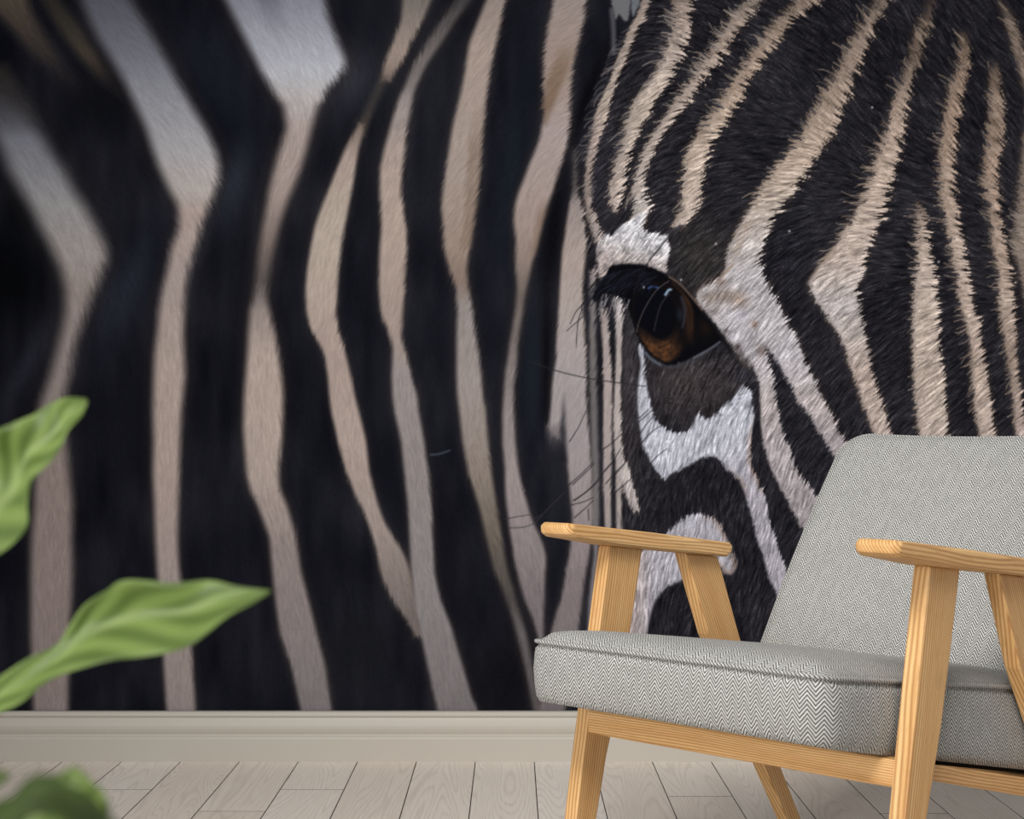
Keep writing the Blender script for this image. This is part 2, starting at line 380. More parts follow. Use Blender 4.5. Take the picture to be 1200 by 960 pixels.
# S4 and its dim upper reach
stripe([(0,472,505),(25,470,495),(50,460,482),(75,450,470),(94,447,457)], (5, 4), [(0,(120,112,108)),(30,(140,129,123)),(60,(156,141,133)),(94,(130,116,108))])
stripe([(90,446,456),(125,428,440),(158,416,427)], (6, 5), [(90,(74,68,66)),(158,(96,88,76))], [(90,.6),(125,.5),(158,.7)], 0)
stripe([(146,421,426),(162,411,424),(175,404,420),(200,394,416),(225,384,412),(240,378,409),(265,369,404),(290,364,400),(315,360,397),(340,358,395),(365,359,394),(385,364,396),(402,374,401),(415,380,405),(440,384,411),(465,386,416),(480,388,420),(517,396,429),(555,406,433),(592,422,443),(611,431,450),(630,437,461),(649,442,473),(667,445,480),(686,451,484),(705,461,488),(724,475,490),(745,487,494)],
 (4, 3.5), [(146,(120,108,100)),(180,(166,150,142)),(260,(178,165,154)),(340,(176,161,152)),(400,(164,148,141)),(520,(166,151,144)),(620,(150,138,133)),(720,(110,102,100))])
# S5
stripe([(0,535,551),(25,517,533),(50,500,517),(75,485,500),(100,475,488),(112,469,484),(125,464,482),(150,457,477),(175,450,475),(200,445,471),(225,445,470),(240,446,472),(265,447,476),(290,445,477),(315,444,475),(340,444,474),(365,446,472),(380,451,471),(395,457,470),(405,460,473),(415,460,476),(440,459,482),(465,460,489),(480,462,490),(517,470,497),(555,474,502),(592,478,506),(630,480,507),(667,482,509),(686,484,512),(705,486,517),(735,491,529),(761,497,536),(780,501,542),(818,509,553),(831,512,559)],
 (5, 3.5), [(0,(66,64,66)),(50,(104,98,98)),(100,(128,121,120)),(130,(156,145,142)),(200,(170,154,146)),(280,(170,154,145)),(390,(156,141,134)),(440,(146,138,137)),(560,(136,129,129)),(700,(130,125,127)),(831,(112,107,109))])
# S6
stripe([(0,570,592),(25,560,587),(50,550,581),(75,546,576),(100,542,572),(125,536,569),(150,530,566),(175,526,564),(200,522,561),(225,519,560),(240,517,557),(265,519,554),(290,520,550),(315,526,547),(335,534,549),(352,535,552),(365,536,554),(390,535,557),(415,535,561),(440,535,564),(465,536,566),(480,538,569),(517,542,572),(555,549,576),(592,561,582),(630,570,588),(667,579,594),(690,589,601),(713,597,607),(743,606,617),(780,615,624),(831,625,634)],
 (4.5, 4), [(0,(146,134,128)),(60,(164,149,141)),(200,(158,145,138)),(290,(146,130,120)),(330,(128,112,104)),(360,(140,133,131)),(460,(148,139,136)),(560,(128,118,111)),(640,(96,89,82)),(700,(74,70,68)),(740,(92,88,90)),(831,(84,80,82))])
stripe([(120,556,568),(160,550,566),(240,545,560),(290,540,552)], (3, 4), [(120,(120,104,92)),(290,(122,104,92))], [(120,0),(180,.55),(290,.5)], 0)
# S7
stripe([(0,649,687),(17,645,685),(33,642,682),(50,639,678),(67,637,673),(83,637,671),(100,637,669),(117,638,668),(133,638,668),(150,635,667),(160,633,666),(177,627,662),(193,620,657),(210,614,652),(227,607,647),(243,603,640),(260,602,635),(277,604,632),(293,605,628),(310,604,623),(320,605,621),(337,606,617),(353,605,614),(370,603,612),(387,600,609),(403,597,607),(420,595,606),(437,592,604),(453,591,602),(480,589,602),(520,589,604),(537,591,606),(553,592,608),(570,592,612),(587,593,617),(603,595,621),(620,597,628),(637,600,636),(653,602,640),(670,606,639),(687,610,638),(703,615,638),(720,622,637),(737,628,637),(752,632,637)],
 (4.5, 3.5), [(0,(150,138,133)),(50,(152,137,131)),(90,(150,134,126)),(150,(160,147,145)),(230,(156,142,137)),(300,(140,126,119)),(345,(104,95,91)),(400,(112,104,103)),(480,(136,128,126)),(560,(144,135,135)),(620,(136,127,129)),(700,(116,107,110)),(752,(110,104,108))])
stripe([(50,658,676),(75,648,668),(100,640,658),(120,636,650),(145,636,641)], (6, 4), [(50,(128,106,90)),(145,(108,88,72))], [(50,.1),(80,.75),(120,.8),(145,.5)], 0)
stripe([(230,634,648),(260,628,637),(300,620,628)], (4, 4), [(230,(128,106,92)),(300,(118,96,82))], [(230,0),(255,.6),(300,.3)], 0)
# S8 and the narrow stripes beside the cheek
stripe([(178,671,676),(205,672,676),(226,671,677),(235,668,680),(243,667,682),(260,664,686),(277,662,687),(293,659,687),(320,657,684),(337,656,683),(353,655,683),(370,654,684),(387,653,685),(403,652,686),(420,652,687),(437,649,687),(453,647,687),(480,645,688),(503,643,690),(520,660,691),(537,664,693),(553,666,694),(587,669,695),(603,671,696),(630,670,693),(653,667,690),(670,663,687),(687,661,684),(703,657,682),(720,652,680),(737,647,678),(780,640,672),(831,632,662)],
 (3, 3.5), [(178,(62,60,62)),(222,(84,80,80)),(236,(140,130,128)),(300,(160,147,142)),(370,(160,150,147)),(440,(154,146,148)),(520,(146,138,141)),(600,(140,131,133)),(680,(124,114,117)),(831,(104,98,100))])
stripe([(500,641,659),(515,641,658),(532,643,656)], (5, 6), [(500,(118,112,115)),(532,(66,64,70))], [(500,.9),(532,.1)], 0)
stripe([(462,660,662),(475,658,662.5),(500,656,663),(540,655,665)], (3, 4), [(462,(70,68,72)),(540,(26,26,32))], [(462,.3),(500,.9),(540,.7)], 0)
stripe([(318,691,699),(345,691,698),(370,691,698),(420,691,699),(480,692,700),(560,694,702),(620,694,702),(650,696,701),(700,690,698),(831,684,693)], (3, 3), [(318,(146,136,136)),(340,(120,114,116)),(370,(112,107,108)),(480,(100,96,97)),(700,(112,108,112))], None, .1)
stripe([(362,704,711),(387,705,713),(420,707,716),(453,707,717),(520,707,717),(570,707,716),(620,709,716),(700,710,719),(831,704,714)], (2, 2), [(362,(140,130,128)),(400,(160,148,146)),(520,(158,147,146)),(700,(140,132,132))], None, .15)
stripe([(350,719,727),(370,721,730),(403,722,729),(437,721,728),(480,719,727),(503,719,728),(520,720,729),(537,721,732),(553,722,733),(570,722,729),(600,722,728),(700,724,730),(831,718,724)], (2, 2), [(350,(176,172,176)),(400,(160,150,148)),(520,(168,160,158)),(600,(150,142,140)),(700,(140,132,132))], None, .15)
stripe([(543,724,735),(553,726,738),(570,730,741.5),(587,735,747),(600,744,750)], (2, 1.5), [(543,(166,159,158)),(600,(160,152,152))], None, .1)
# F1..F4: forehead stripes
stripe([(0,753,762),(17,747,757),(33,737,748),(50,731,742),(67,724,735),(83,718,728),(100,712,722),(117,704,716),(133,698,712),(150,695,707),(160,693,703),(177,689,699),(193,687,695),(210,685,692),(227,684,690),(243,686,694),(260,690,699),(277,695,705),(292,702,710)], (2.2, 2), [(0,(150,136,128)),(120,(176,162,152)),(180,(160,144,138)),(230,(128,116,112)),(292,(156,146,142))], None, .2, .6)
stripe([(0,790,812),(17,788,810),(33,787,807),(50,782,803),(67,776,798),(83,769,791),(97,759,783),(117,744,768),(133,737,761),(150,733,752),(160,732,746),(177,727,739),(193,721,735),(210,717,732),(227,713,730),(235,715,727),(248,719,724)], (2.5, 2), [(0,(138,124,116)),(60,(168,154,146)),(140,(176,162,152)),(248,(178,164,158))], None, .3)
stripe([(0,873,893),(17,860,878),(33,849,867),(50,838,855),(67,827,842),(83,815,832),(100,804,819),(117,793,807),(133,782,796),(150,770,783),(160,764,774),(177,755,766),(193,748,758),(210,744,755),(227,741,757),(235,742,761),(243,744,761),(255,742,759),(266,730,753)], (2.3, 2), [(0,(132,120,112)),(60,(152,136,126)),(150,(174,160,152)),(266,(186,178,176))], None, .3)
stripe([(0,933,960),(9,926,947),(17,918,933),(33,903,922),(50,890,907),(67,878,895),(83,867,883),(100,857,875),(117,847,867),(133,835,856),(150,825,845),(160,819,839),(170,808,833),(177,804,828),(193,802,825),(210,800,823),(227,799,822),(243,798,819),(253,795,812),(266,789,800)], (2.3, 2), [(0,(120,106,96)),(60,(146,128,116)),(120,(166,148,134)),(180,(178,162,150)),(266,(180,166,158))], None, .35)
# brow patch above the eye
def patch(pts, col, soft=2.5, j=1.0, curve=True):
    p = spl(pts) if curve else pts
    a = np.array(p); sl = sub(a[:, 0].min(), a[:, 1].min(), a[:, 0].max(), a[:, 1].max(), 30)
    x = X[sl]+DX[sl]*jit[sl]*j; y = Y[sl]+DY[sl]*jit[sl]*j
    d = poly_sd(p, x, y); m = smooth(-soft, soft, d)
    if callable(col): col = col(x, y, d)
    v = IMG[sl]; v *= (1-m[..., None]); v += m[..., None]*np.asarray(col, float)
    return sl
def brow(x, y, d):
    t = smooth(276, 326, y+(760-x)*.25)[..., None]
    s = smooth(.52, .75, vnoise(x, y, 3.2, 2))[..., None]*.22
    c = np.array([206, 205, 212.])*(1-t)+np.array([158, 147, 145.])*t
    return c*(1-s)
patch([(740,257),(749,251),(757,252),(753,264),(758,271),(770,274),(781,277),(784,288),(782,303),(781,319),(772,317),(759,311),(742,309),(726,309),(715,313),(711,323),(705,331),(701,319),(699,304),(699,291),(703,282),(711,275),(717,277),(722,270),(730,263)], brow, 2, .45)

# F5 with the light field beside the eye, then its lower branches
F5 = [(0,1028,1040),(18,1017,1031),(37,1005,1021),(55,996,1015),(73,987,1007),(92,978,999),(110,966,993),(128,955,985),(143,947,980),(160,938,972),(177,922,960),(193,910,948),(210,900,938),(227,888,927),(243,879,915),(260,869,905),(277,860,897),(293,853,892),(310,851,890),(322,849,893),(330,838,898),(336,822,902),(345,815,906),(353,817,910),(367,825,917),(378,835,923),(390,847,930),(400,855,934),(412,862,939),(423,871,944),(437,884,950),(453,890,957),(470,890,965),(488,891,976),(507,892,985),(525,895,994),(543,901,1003),(562,908,1013),(580,919,1024),(598,927,1034),(617,939,1044),(680,985,1090)]
stripe(F5, (2.3, 2.5), [(0,(106,94,86)),(60,(140,124,114)),(120,(152,136,124)),(190,(168,151,138)),(250,(176,164,156)),(320,(172,168,172)),(420,(168,164,170)),(470,(164,155,156)),(520,(156,148,152)),(680,(150,144,148))], None, .35)
# G1..G5
stripe([(0,1090,1095),(18,1083,1092),(37,1072,1086),(55,1069,1080),(73,1064,1078),(92,1057,1068),(110,1050,1065),(128,1044,1062),(147,1039,1059),(165,1035,1055),(178,1030,1053),(197,1024,1050),(215,1018,1044),(233,1011,1039),(252,1000,1033),(270,989,1026),(288,979,1019),(307,964,1013),(320,954,1010),(333,947,1006),(345,950,1006),(362,963,1008),(378,973,1011),(398,985,1015),(412,991,1018),(431,996,1021),(449,1003,1026),(467,1008,1031),(486,1015,1037),(504,1022,1042),(560,1045,1064),(640,1075,1096)],
 (2.3, 2.5), [(0,(70,60,54)),(40,(112,97,86)),(80,(116,102,92)),(130,(160,142,130)),(200,(172,155,143)),(300,(178,164,156)),(360,(172,165,165)),(440,(166,151,143)),(640,(150,140,136))], [(0,.5),(30,.9),(60,.8),(110,1)], .35)
stripe([(236,1076,1080),(252,1075,1084),(270,1075,1087),(288,1074,1090),(307,1074,1093),(325,1073,1096),(348,1071,1097),(367,1070,1099),(403,1069,1101),(440,1071,1105),(477,1073,1108),(504,1077,1110),(640,1090,1125)], (2, 2.5), [(236,(120,104,92)),(262,(160,144,133)),(330,(178,164,155)),(440,(172,158,149)),(640,(150,140,136))], [(236,.5),(262,1)], .3)
stripe([(38,1127,1131),(46,1125,1134),(55,1126,1136),(73,1123,1135),(92,1117,1132),(110,1112,1128),(128,1109,1125),(147,1105,1121),(160,1104,1120),(178,1102,1117),(197,1101,1117),(215,1102,1118),(233,1103,1120),(252,1106,1122),(270,1110,1126),(288,1113,1128),(307,1117,1131),(325,1121,1136),(348,1124,1139),(367,1127,1142),(378,1131,1149),(394,1135,1149),(412,1138,1151),(431,1139,1156),(449,1139,1159),(467,1141,1161),(486,1143,1163),(504,1147,1165),(640,1165,1185)],
 (2.2, 2.5), [(38,(96,82,70)),(80,(128,110,98)),(150,(150,130,116)),(230,(160,142,130)),(330,(176,160,150)),(420,(162,146,136)),(500,(172,157,149)),(640,(150,140,136))], [(38,.5),(60,1)], .35)
stripe([(73,1163,1168),(92,1161,1173),(110,1160,1174),(128,1160,1175),(147,1160,1176),(160,1159,1176),(178,1154,1171),(197,1153,1167),(215,1153,1169),(233,1156,1172),(252,1160,1172),(270,1162,1174),(288,1163,1179),(307,1167,1183),(325,1170,1186),(348,1169,1188),(367,1173,1189),(385,1175,1190),(403,1178,1191),(422,1181,1191),(440,1184,1194),(458,1185,1196),(477,1188,1199),(504,1190,1202),(640,1205,1220)],
 (2.2, 2.3), [(73,(92,78,68)),(110,(126,110,98)),(200,(148,128,115)),(300,(160,142,130)),(360,(170,154,144)),(420,(140,124,114)),(500,(166,150,144)),(640,(150,140,136))], [(73,.5),(95,1)], .35)
stripe([(0,1168,1174),(18,1176,1187),(37,1182,1194),(55,1187,1199),(73,1193,1204),(120,1204,1218),(240,1192,1212),(262,1190,1212),(285,1187,1210),(304,1192,1212),(420,1215,1232),(640,1240,1262)], (3, 3), [(0,(86,76,68)),(40,(120,106,96)),(90,(128,112,100)),(280,(140,126,116)),(640,(150,140,136))], [(0,.5),(30,.85),(640,.9)], .3)
for q in range(5):
    b = 1262+q*52
    stripe([(0,b+8,b+22),(150,b-6,b+12),(320,b,b+20),(520,b+22,b+42),(833,b+52,b+76)], (3, 3), [(0,(128,112,100)),(300,(166,150,140)),(833,(150,140,136))], None, .3)

# ---- light field below the eye, with its long branch, and the arch under it
def under(x, y, d):
    t = smooth(820, 890, x)[..., None]*smooth(500, 560, y)[..., None]
    e = smooth(7, 1, d)[..., None]*smooth(845, 880, x)[..., None]*smooth(480, 520, y)[..., None]*smooth(590, 560, y)[..., None]
    c = np.array([170, 172, 184.])*(1-t)+np.array([152, 148, 158.])*t
    return c*(1-.6*e)+np.array([128, 104, 90.])*.6*e
patch([(750,403),(754,412),(756,430),(756,442),(759,460),(767,490),(779,502),(791,507),(805,507),(813,497),(817,486),(825,489),(833,489),(842,481),(850,474),(860,465),(868,453),(875,453),(881,463),(884,488),(882,507),(880,525),(881,543),(889,562),(896,580),(901,600),(904,617),(910,633),(915,650),(921,667),(930,695),(945,735),(930,750),(912,702),(904,683),(898,667),(894,650),(887,633),(883,613),(876,590),(872,576),(866,563),(853,551),(842,539),(831,535),(817,540),(798,550),(785,557),(779,562),(770,553),(760,537),(753,520),(750,503),(748,487),(747,462),(749,441),(751,425),(748,410)], under, 2, .75)
def arch(x, y, d):
    e = smooth(9, 1, d)[..., None]*smooth(815, 845, x)[..., None]
    w = smooth(735, 775, x)[..., None]
    c = np.array([158, 146, 146.])*(1-w)+np.array([158, 156, 166.])*w
    return c*(1-.55*e)+np.array([126, 104, 92.])*.55*e
patch([(732,720),(738,680),(746,655),(758,642),(773,633),(787,620),(796,611),(807,604),(820,604),(835,607),(844,616),(853,633),(861,650),(863,663),(858,673),(850,672),(840,664),(825,668),(806,677),(790,684),(778,691),(768,704),(762,722),(758,745),(754,790),(746,840),(722,840),(726,770)], arch, 2.5, .8)
# dark wedges between the branches
DK = (33, 32, 37)
patch([(896,406),(901,411),(908,420),(918,437),(927,453),(936,474),(949,488),(960,507),(971,525),(978,536),(1000,580),(1030,640),(1060,700),(1000,700),(975,625),(956,582),(941,562),(930,543),(925,525),(917,507),(913,488),(910,470),(907,447),(902,426)], DK, 2.2, .9)
patch([(880,427),(884,436),(889,452),(890,470),(891,490),(893,515),(898,535),(904,552),(909,563),(919,581),(928,598),(940,620),(956,650),(985,720),(946,735),(930,695),(921,667),(914,648),(910,633),(904,617),(900,600),(896,580),(889,562),(881,545),(880,525),(882,507),(884,488),(882,465),(879,448)], DK, 2, .7)
# brown flecks by the inner corner of the eye
for (px, py, rx, ry, col, a) in [(864,407,4,5,(52,44,44),.85),(884,380,3.5,5,(110,86,72),.7),(851,388,4,3,(70,62,62),.7),(866,352,10,9,(138,112,96),.55),(850,346,14,8,(120,103,92),.6),(832,350,12,8,(120,106,94),.6),(835,366,10,5,(92,84,82),.5),(874,424,5,6,(60,52,52),.8),(868,415,4,5,(58,52,54),.7),(893,412,6,6,(96,78,70),.6),(870,440,9,7,(58,58,66),.85),(862,452,8,6,(62,58,62),.7),(845,330,8,7,(112,95,84),.6),(882,442,4,7,(46,42,46),.8),(868,372,9,9,(170,168,180),.4),(862,393,9,8,(168,166,178),.4)]:
    glow(px, py, rx, ry, col, a)

# ---- coat structure over everything so far
face3 = FACE[..., None]
lum = IMG.mean(-1)
gain = 1+FUR*(0.03+0.085*FACE)
IMG *= gain[..., None]
IMG += (FUR*4.0*FACE+np.maximum(FUR-1.1, 0)*9*FACE)[..., None]
IMG += ((rng.random(X.shape)-.5)*4)[..., None]

# ---- strokes: stray hairs, lashes, whiskers
def stroke(pts, w0, w1, col, a):
    p = np.array(pts, float)
    if len(p) > 2:
        q = []
        for i in range(len(p)-1):
            p0 = p[max(i-1, 0)]; p1 = p[i]; p2 = p[i+1]; p3 = p[min(i+2, len(p)-1)]
            for j in range(6):
                t = j/6; q.append(.5*((2*p1)+(p2-p0)*t+(2*p0-5*p1+4*p2-p3)*t*t+(3*p1-p0-3*p2+p3)*t**3))
        q.append(p[-1]); p = np.array(q)
    sl = sub(p[:, 0].min(), p[:, 1].min(), p[:, 0].max(), p[:, 1].max(), 4)
    x, y = X[sl], Y[sl]
    if x.size == 0: return
    m = np.zeros(x.shape); n_ = len(p)-1
    for i in range(n_):
        ex, ey = p[i+1]-p[i]; t = np.clip(((x-p[i, 0])*ex+(y-p[i, 1])*ey)/(ex*ex+ey*ey+1e-9), 0, 1)
        d = np.hypot(x-p[i, 0]-t*ex, y-p[i, 1]-t*ey); w = w0+(w1-w0)*(i+t)/n_
        m = np.maximum(m, np.exp(-(d/w)**2))
    lay(m*a, col, sl)
def dir_at(x, y):
    j = min(max(np.searchsorted(gy, y), 0), len(gy)-1); i = min(max(np.searchsorted(gx, x), 0), len(gx)-1)
    return DX[j, i], DY[j, i]
hr = random.Random(3)
EDGES = [([(0,753),(60,727),(120,703),(160,693),(250,687)],40,(122,114,112)),([(0,789),(60,778),(97,760),(130,738),(230,714)],75,(150,140,134)),
 ([(0,872),(60,832),(120,791),(160,764),(230,742)],85,(158,146,138)),([(0,932),(60,884),(120,845),(160,820),(250,798)],95,(158,143,132)),
 ([(0,1028),(60,994),(120,960),(160,938),(227,888),(320,850)],80,(150,134,122)),([(20,1083),(92,1057),(160,1036),(250,1000),(320,955)],75,(150,134,122)),
 ([(240,1075),(330,1073),(500,1077)],55,(164,150,140)),([(45,1125),(110,1112),(180,1102),(250,1106),(350,1124),(500,1146)],90,(150,134,122)),
 ([(80,1162),(160,1159),(215,1153),(300,1165),(400,1178),(500,1190)],85,(150,134,122)),([(10,1176),(60,1188),(90,1198)],18,(150,134,122)),([(250,1194),(300,1189)],25,(150,138,128))]
for tabl, num, col in EDGES:
    ys = [t[0] for t in tabl]; xs_ = [t[1] for t in tabl]
    for _ in range(num):
        y0 = hr.uniform(ys[0], ys[-1]); x0 = float(np.interp(y0, ys, xs_))+hr.uniform(0, 6)
        dx, dy = dir_at(x0, y0); ln = hr.uniform(7, 15)*(1.7 if hr.random() < .16 and y0 < 300 else 1)
        bend = hr.uniform(-.3, .3); a = hr.uniform(.35, .8)
        stroke([(x0+3, y0-dy*2), (x0+dx*ln*.5, y0+dy*ln*.5), (x0+(dx-dy*bend)*ln, y0+(dy+dx*bend)*ln)], .95, .5, col, a)
for _ in range(260):                                # pale guard hairs scattered on the dark of the forehead
    x0, y0 = hr.uniform(720, 1195), hr.uniform(2, 330)
    dx, dy = dir_at(x0, y0); ln = hr.uniform(5, 11)
    stroke([(x0, y0), (x0+dx*ln, y0+dy*ln)], .8, .5, (104, 98, 98), hr.uniform(.1, .38))
for (px, py) in [(839,286),(925,271),(798,328),(1022,126),(1100,307)]:
    glow(px, py, 1.3, 1.3, (190, 186, 184), .9)
# ear fur in the gap above the neck
patch([(690,-180),(730,-170),(742,-60),(738,12),(733,25),(726,17),(717,5)], (108, 108, 112), 2, .3); patch([(744,-90),(758,-60),(752,-10),(747,10),(740,12)], (104, 108, 114), 2, .3)
stroke([(717, 12), (719, 35), (719, 62)], 3.5, 3, (88, 88, 94), .8)
for _ in range(26):
    y0 = hr.uniform(30, 190); x0 = float(np.interp(y0, [0, 60, 120, 160, 250], [750, 724, 700, 691, 684]))
    ln = hr.uniform(8, 18); stroke([(x0, y0), (x0-ln*.6, y0+ln*.35), (x0-ln, y0+ln*.9)], .9, .5, (98, 94, 98), hr.uniform(.3, .7))

# ---- the eye
def N_(pts): return [(680+a/4.8, 240+b/4.8) for a, b in pts]
EYE = N_([(165,352),(230,338),(310,338),(390,352),(450,376),(500,408),(560,455),(640,535),(700,612),(760,695),(800,765),(740,800),(650,848),(570,888),(505,905),(450,885),(395,845),(340,775),(305,695),(280,620),(262,560),(225,520),(180,500),(130,505),(85,545),(70,520),(105,460),(140,420)])
patch(EYE, (11, 11, 15), 1.8, .1)
eye_sl = sub(730, 310, 850, 432); ex_, ey_ = X[eye_sl], Y[eye_sl]
BALL = N_([(290,520),(330,450),(420,425),(500,430),(560,480),(640,560),(700,640),(755,715),(775,765),(700,805),(620,850),(560,880),(505,895),(450,872),(400,835),(350,775),(312,700),(285,610)])
ballm = smooth(-1.5, 2.5, poly_sd(spl(BALL, 3), ex_, ey_))
cxE, cyE = 680+452/4.8, 240+640/4.8
rr = np.hypot((ex_-cxE)/37.0, (ey_-cyE)/50.0); th_ = np.arctan2((ey_-cyE)/50.0, (ex_-cxE)/37.0)
fib = vnoise(th_*5+40, rr*34+9, 1.0, 2)*.75+vnoise(th_*14+40, rr*9+9, 1.0, 1)*.4
low = smooth(.05, .85, (ey_-cyE)/50.0)*smooth(.85, .15, (ex_-cxE)/37.0)
iris = np.clip(smooth(.42, .60, rr)*smooth(1.12, .95, rr)*(.06+.94*low)*(.3+.75*fib), 0, 1)*ballm
lay(iris*.85, (116, 74, 44), eye_sl)
side = np.exp(-((ex_-(680+598/4.8)-(ey_-360)*.12)/5)**2)*smooth(335, 355, ey_)*smooth(412, 385, ey_)*ballm
lay(side*.4, (84, 54, 34), eye_sl)
cor = np.exp(-((ex_-(680+705/4.8))/9)**2-((ey_-(240+690/4.8))/11)**2)*ballm; lay(cor*.35, (52, 34, 24), eye_sl)
blue = np.exp(-((rr-.62)/.10)**2)*smooth(.4, 0, np.abs(th_+.15))*ballm; lay(blue*.5, (40, 48, 66), eye_sl)
pup = smooth(1.08, .92, np.hypot((ex_-(680+415/4.8))/23, (ey_-(240+590/4.8))/27)); lay(pup*ballm*.93, (10, 11, 17), eye_sl)
# lids, rims and reflections
stroke(N_([(360,835),(430,890),(505,915),(590,890),(680,845),(745,805),(785,768)]), 2.4, 1.4, (66, 70, 82), .38)
stroke(N_([(640,860),(720,815),(785,772)]), 1.3, 1.0, (116, 122, 136), .5)
stroke(N_([(365,830),(400,870),(450,900)]), 1.4, 1.2, (104, 116, 132), .6)
stroke(N_([(500,405),(570,455),(650,548),(690,600)]), 1.1, 1.2, (116, 94, 84), .7)
stroke(N_([(520,440),(580,500),(625,590),(630,700)]), 2.2, 1.6, (70, 45, 32), .4)
stroke(N_([(690,600),(760,690),(815,770),(845,830)]), 2.2, 2.6, (20, 19, 22), .9)
stroke(N_([(480,505),(497,480),(510,478)]), 1.6, 1.2, (150, 172, 196), .95)
stroke(N_([(352,448),(358,468)]), 1.3, .9, (196, 204, 214), .95)
stroke(N_([(385,470),(405,460),(440,468)]), 1.3, 1.0, (62, 84, 138), .8)
stroke(N_([(570,520),(590,600),(575,690)]), 1.6, 1.2, (46, 52, 66), .7)
# lashes: a dark fringe sweeping down to the left
for _ in range(150):
    t = hr.random(); x0 = 709+t*60+hr.uniform(-3, 3); y0 = 322-math.sin(t*2.6)*7+hr.uniform(0, 16)
    ln = hr.uniform(16, 34)*(1-.35*t); a = math.radians(hr.uniform(128, 152))
    dx, dy = math.cos(a), math.sin(a)
    stroke([(x0, y0), (x0+dx*ln*.55, y0+dy*ln*.42), (x0+dx*ln, y0+dy*ln)], 1.25, .6, hr.choice([(12,12,16),(20,21,28),(30,33,44)]), hr.uniform(.6, .95))
for _ in range(26):
    x0 = hr.uniform(700, 742); y0 = hr.uniform(345, 356); ln = hr.uniform(8, 22); dx = hr.uniform(-.45, -.1)
    stroke([(x0, y0), (x0+dx*ln, y0+ln)], .9, .5, hr.choice([(16,16,20),(150,146,150),(44,44,52)]), hr.uniform(.4, .8))
for p in [[(690,366),(682,372),(664,388)],[(686,358),(678,374),(675,408)],[(688,352),(676,364),(668,380)],[(695,345),(684,353),(681,365)]]:
    stroke(p, .9, .5, (34, 34, 42), .8)
stroke(N_([(500,428),(430,480),(370,570),(330,660),(318,715)]), .8, .7, (104, 95, 94), .5)
stroke(N_([(500,500),(455,560),(430,640),(415,710)]), .8, .7, (80, 74, 78), .45)
stroke(N_([(492,190),(440,250),(385,320),(340,400),(300,500)]), .9, .8, (26, 25, 30), .9)
stroke([(623,424),(650,434),(687,443),(720,448),(757,453)], .8, .7, (40, 36, 40), .8)
def K_(pts): return [(580+a/6, 470+b/6) for a, b in pts]
for p in [[(520,590),(600,520),(690,430)],[(545,590),(640,500),(700,440)],[(560,700),(690,600),(760,510),(840,420)],[(540,730),(620,710),(690,680)],[(560,820),(640,750),(690,700)],[(770,490),(830,420),(890,330)],[(845,515),(880,480),(910,440)],[(760,340),(830,290),(890,230)],[(780,580),(850,500),(900,450)],[(850,640),(930,570),(1010,505)],[(525,285),(590,180),(640,70)],[(1010,250),(1060,170),(1125,100)],[(1035,290),(1100,220),(1180,165)],[(1015,120),(1080,60)],[(1095,435),(1150,380),(1210,335)],[(1010,150),(1110,60)],[(550,700),(640,640),(740,540)],[(655,760),(660,840)]]:
    stroke(K_(p), .85, .6, (34, 31, 36), .68)
for p in [[(290,850),(380,750),(490,640)],[(90,892),(200,888),(275,862)],[(70,832),(150,815),(245,800)],[(270,830),(330,800)]]:
    stroke(K_(p), .8, .6, (52, 50, 56), .7)
stroke([(505, 533), (515, 532), (527, 528)], 1.5, 1.2, (70, 78, 88), .7)
for _ in range(90):                                 # flecks on the bare skin below the eye
    x0, y0 = hr.uniform(765, 868), hr.uniform(425, 490)
    glow(x0, y0, hr.uniform(1, 2.6), hr.uniform(.8, 1.8), hr.choice([(86,80,80),(34,31,34),(74,68,70)]), hr.uniform(.2, .6))

# ---- paper
LIN = np.clip(s2l(np.clip(IMG, 3, 250))*PRINT_GAIN, 0, .95)
nx, ny = len(gx), len(gy)
co = np.empty((ny, nx, 3), np.float32)
co[..., 0] = (X-600)/535.07; co[..., 1] = WALL_Y; co[..., 2] = CAM_H-(Y-HORIZ)/535.07
idx = np.arange(nx*ny, dtype=np.int32).reshape(ny, nx)
quads = np.stack([idx[1:, :-1], idx[1:, 1:], idx[:-1, 1:], idx[:-1, :-1]], -1).reshape(-1)
nq = len(quads)//4
me = bpy.data.meshes.new('zebra_mural')
me.vertices.add(nx*ny); me.vertices.foreach_set('co', co.reshape(-1))
me.loops.add(nq*4); me.loops.foreach_set('vertex_index', quads)
me.polygons.add(nq); me.polygons.foreach_set('loop_start', np.arange(0, nq*4, 4, dtype=np.int32))
me.update(calc_edges=True)
ca = me.color_attributes.new('print', 'FLOAT_COLOR', 'POINT')
rgba = np.ones((nx*ny, 4), np.float32); rgba[:, :3] = LIN.reshape(-1, 3)
ca.data.foreach_set('color', rgba.reshape(-1))
k = NT('printed_wallpaper'); at = k.n('ShaderNodeAttribute'); at.attribute_name = 'print'
tc = k.n('ShaderNodeTexCoord'); gr = k.noise(tc.outputs['Object'], 900, 2, .6)
gm = k.math('MULTIPLY_ADD', gr, 0.16, 0.92)
sc = k.n('ShaderNodeVectorMath', operation='SCALE'); k.l(at.outputs['Color'], sc.inputs[0]); k.l(gm, sc.inputs['Scale'])
k.l(sc.outputs[0], k.b.inputs['Base Color'])
k.b.inputs['Roughness'].default_value = 1.0; k.b.inputs['Specular IOR Level'].default_value = 0.0
mural = link('zebra_mural', me, k.m)
tag(mural, 'wall covering photo mural of a close-up zebra eye and striped neck', 'mural')

# ------------------------------------------------------------------ armchair: local x across (u), local y from front to back (v), z up
YAW = math.radians(44.7)
chair = empty('armchair', (0.05760, 2.27947, 0), -YAW)
tag(chair, 'oak armchair with grey herringbone seat and back in front of the zebra mural', 'armchair')
T, W0 = 0.024, 0.54

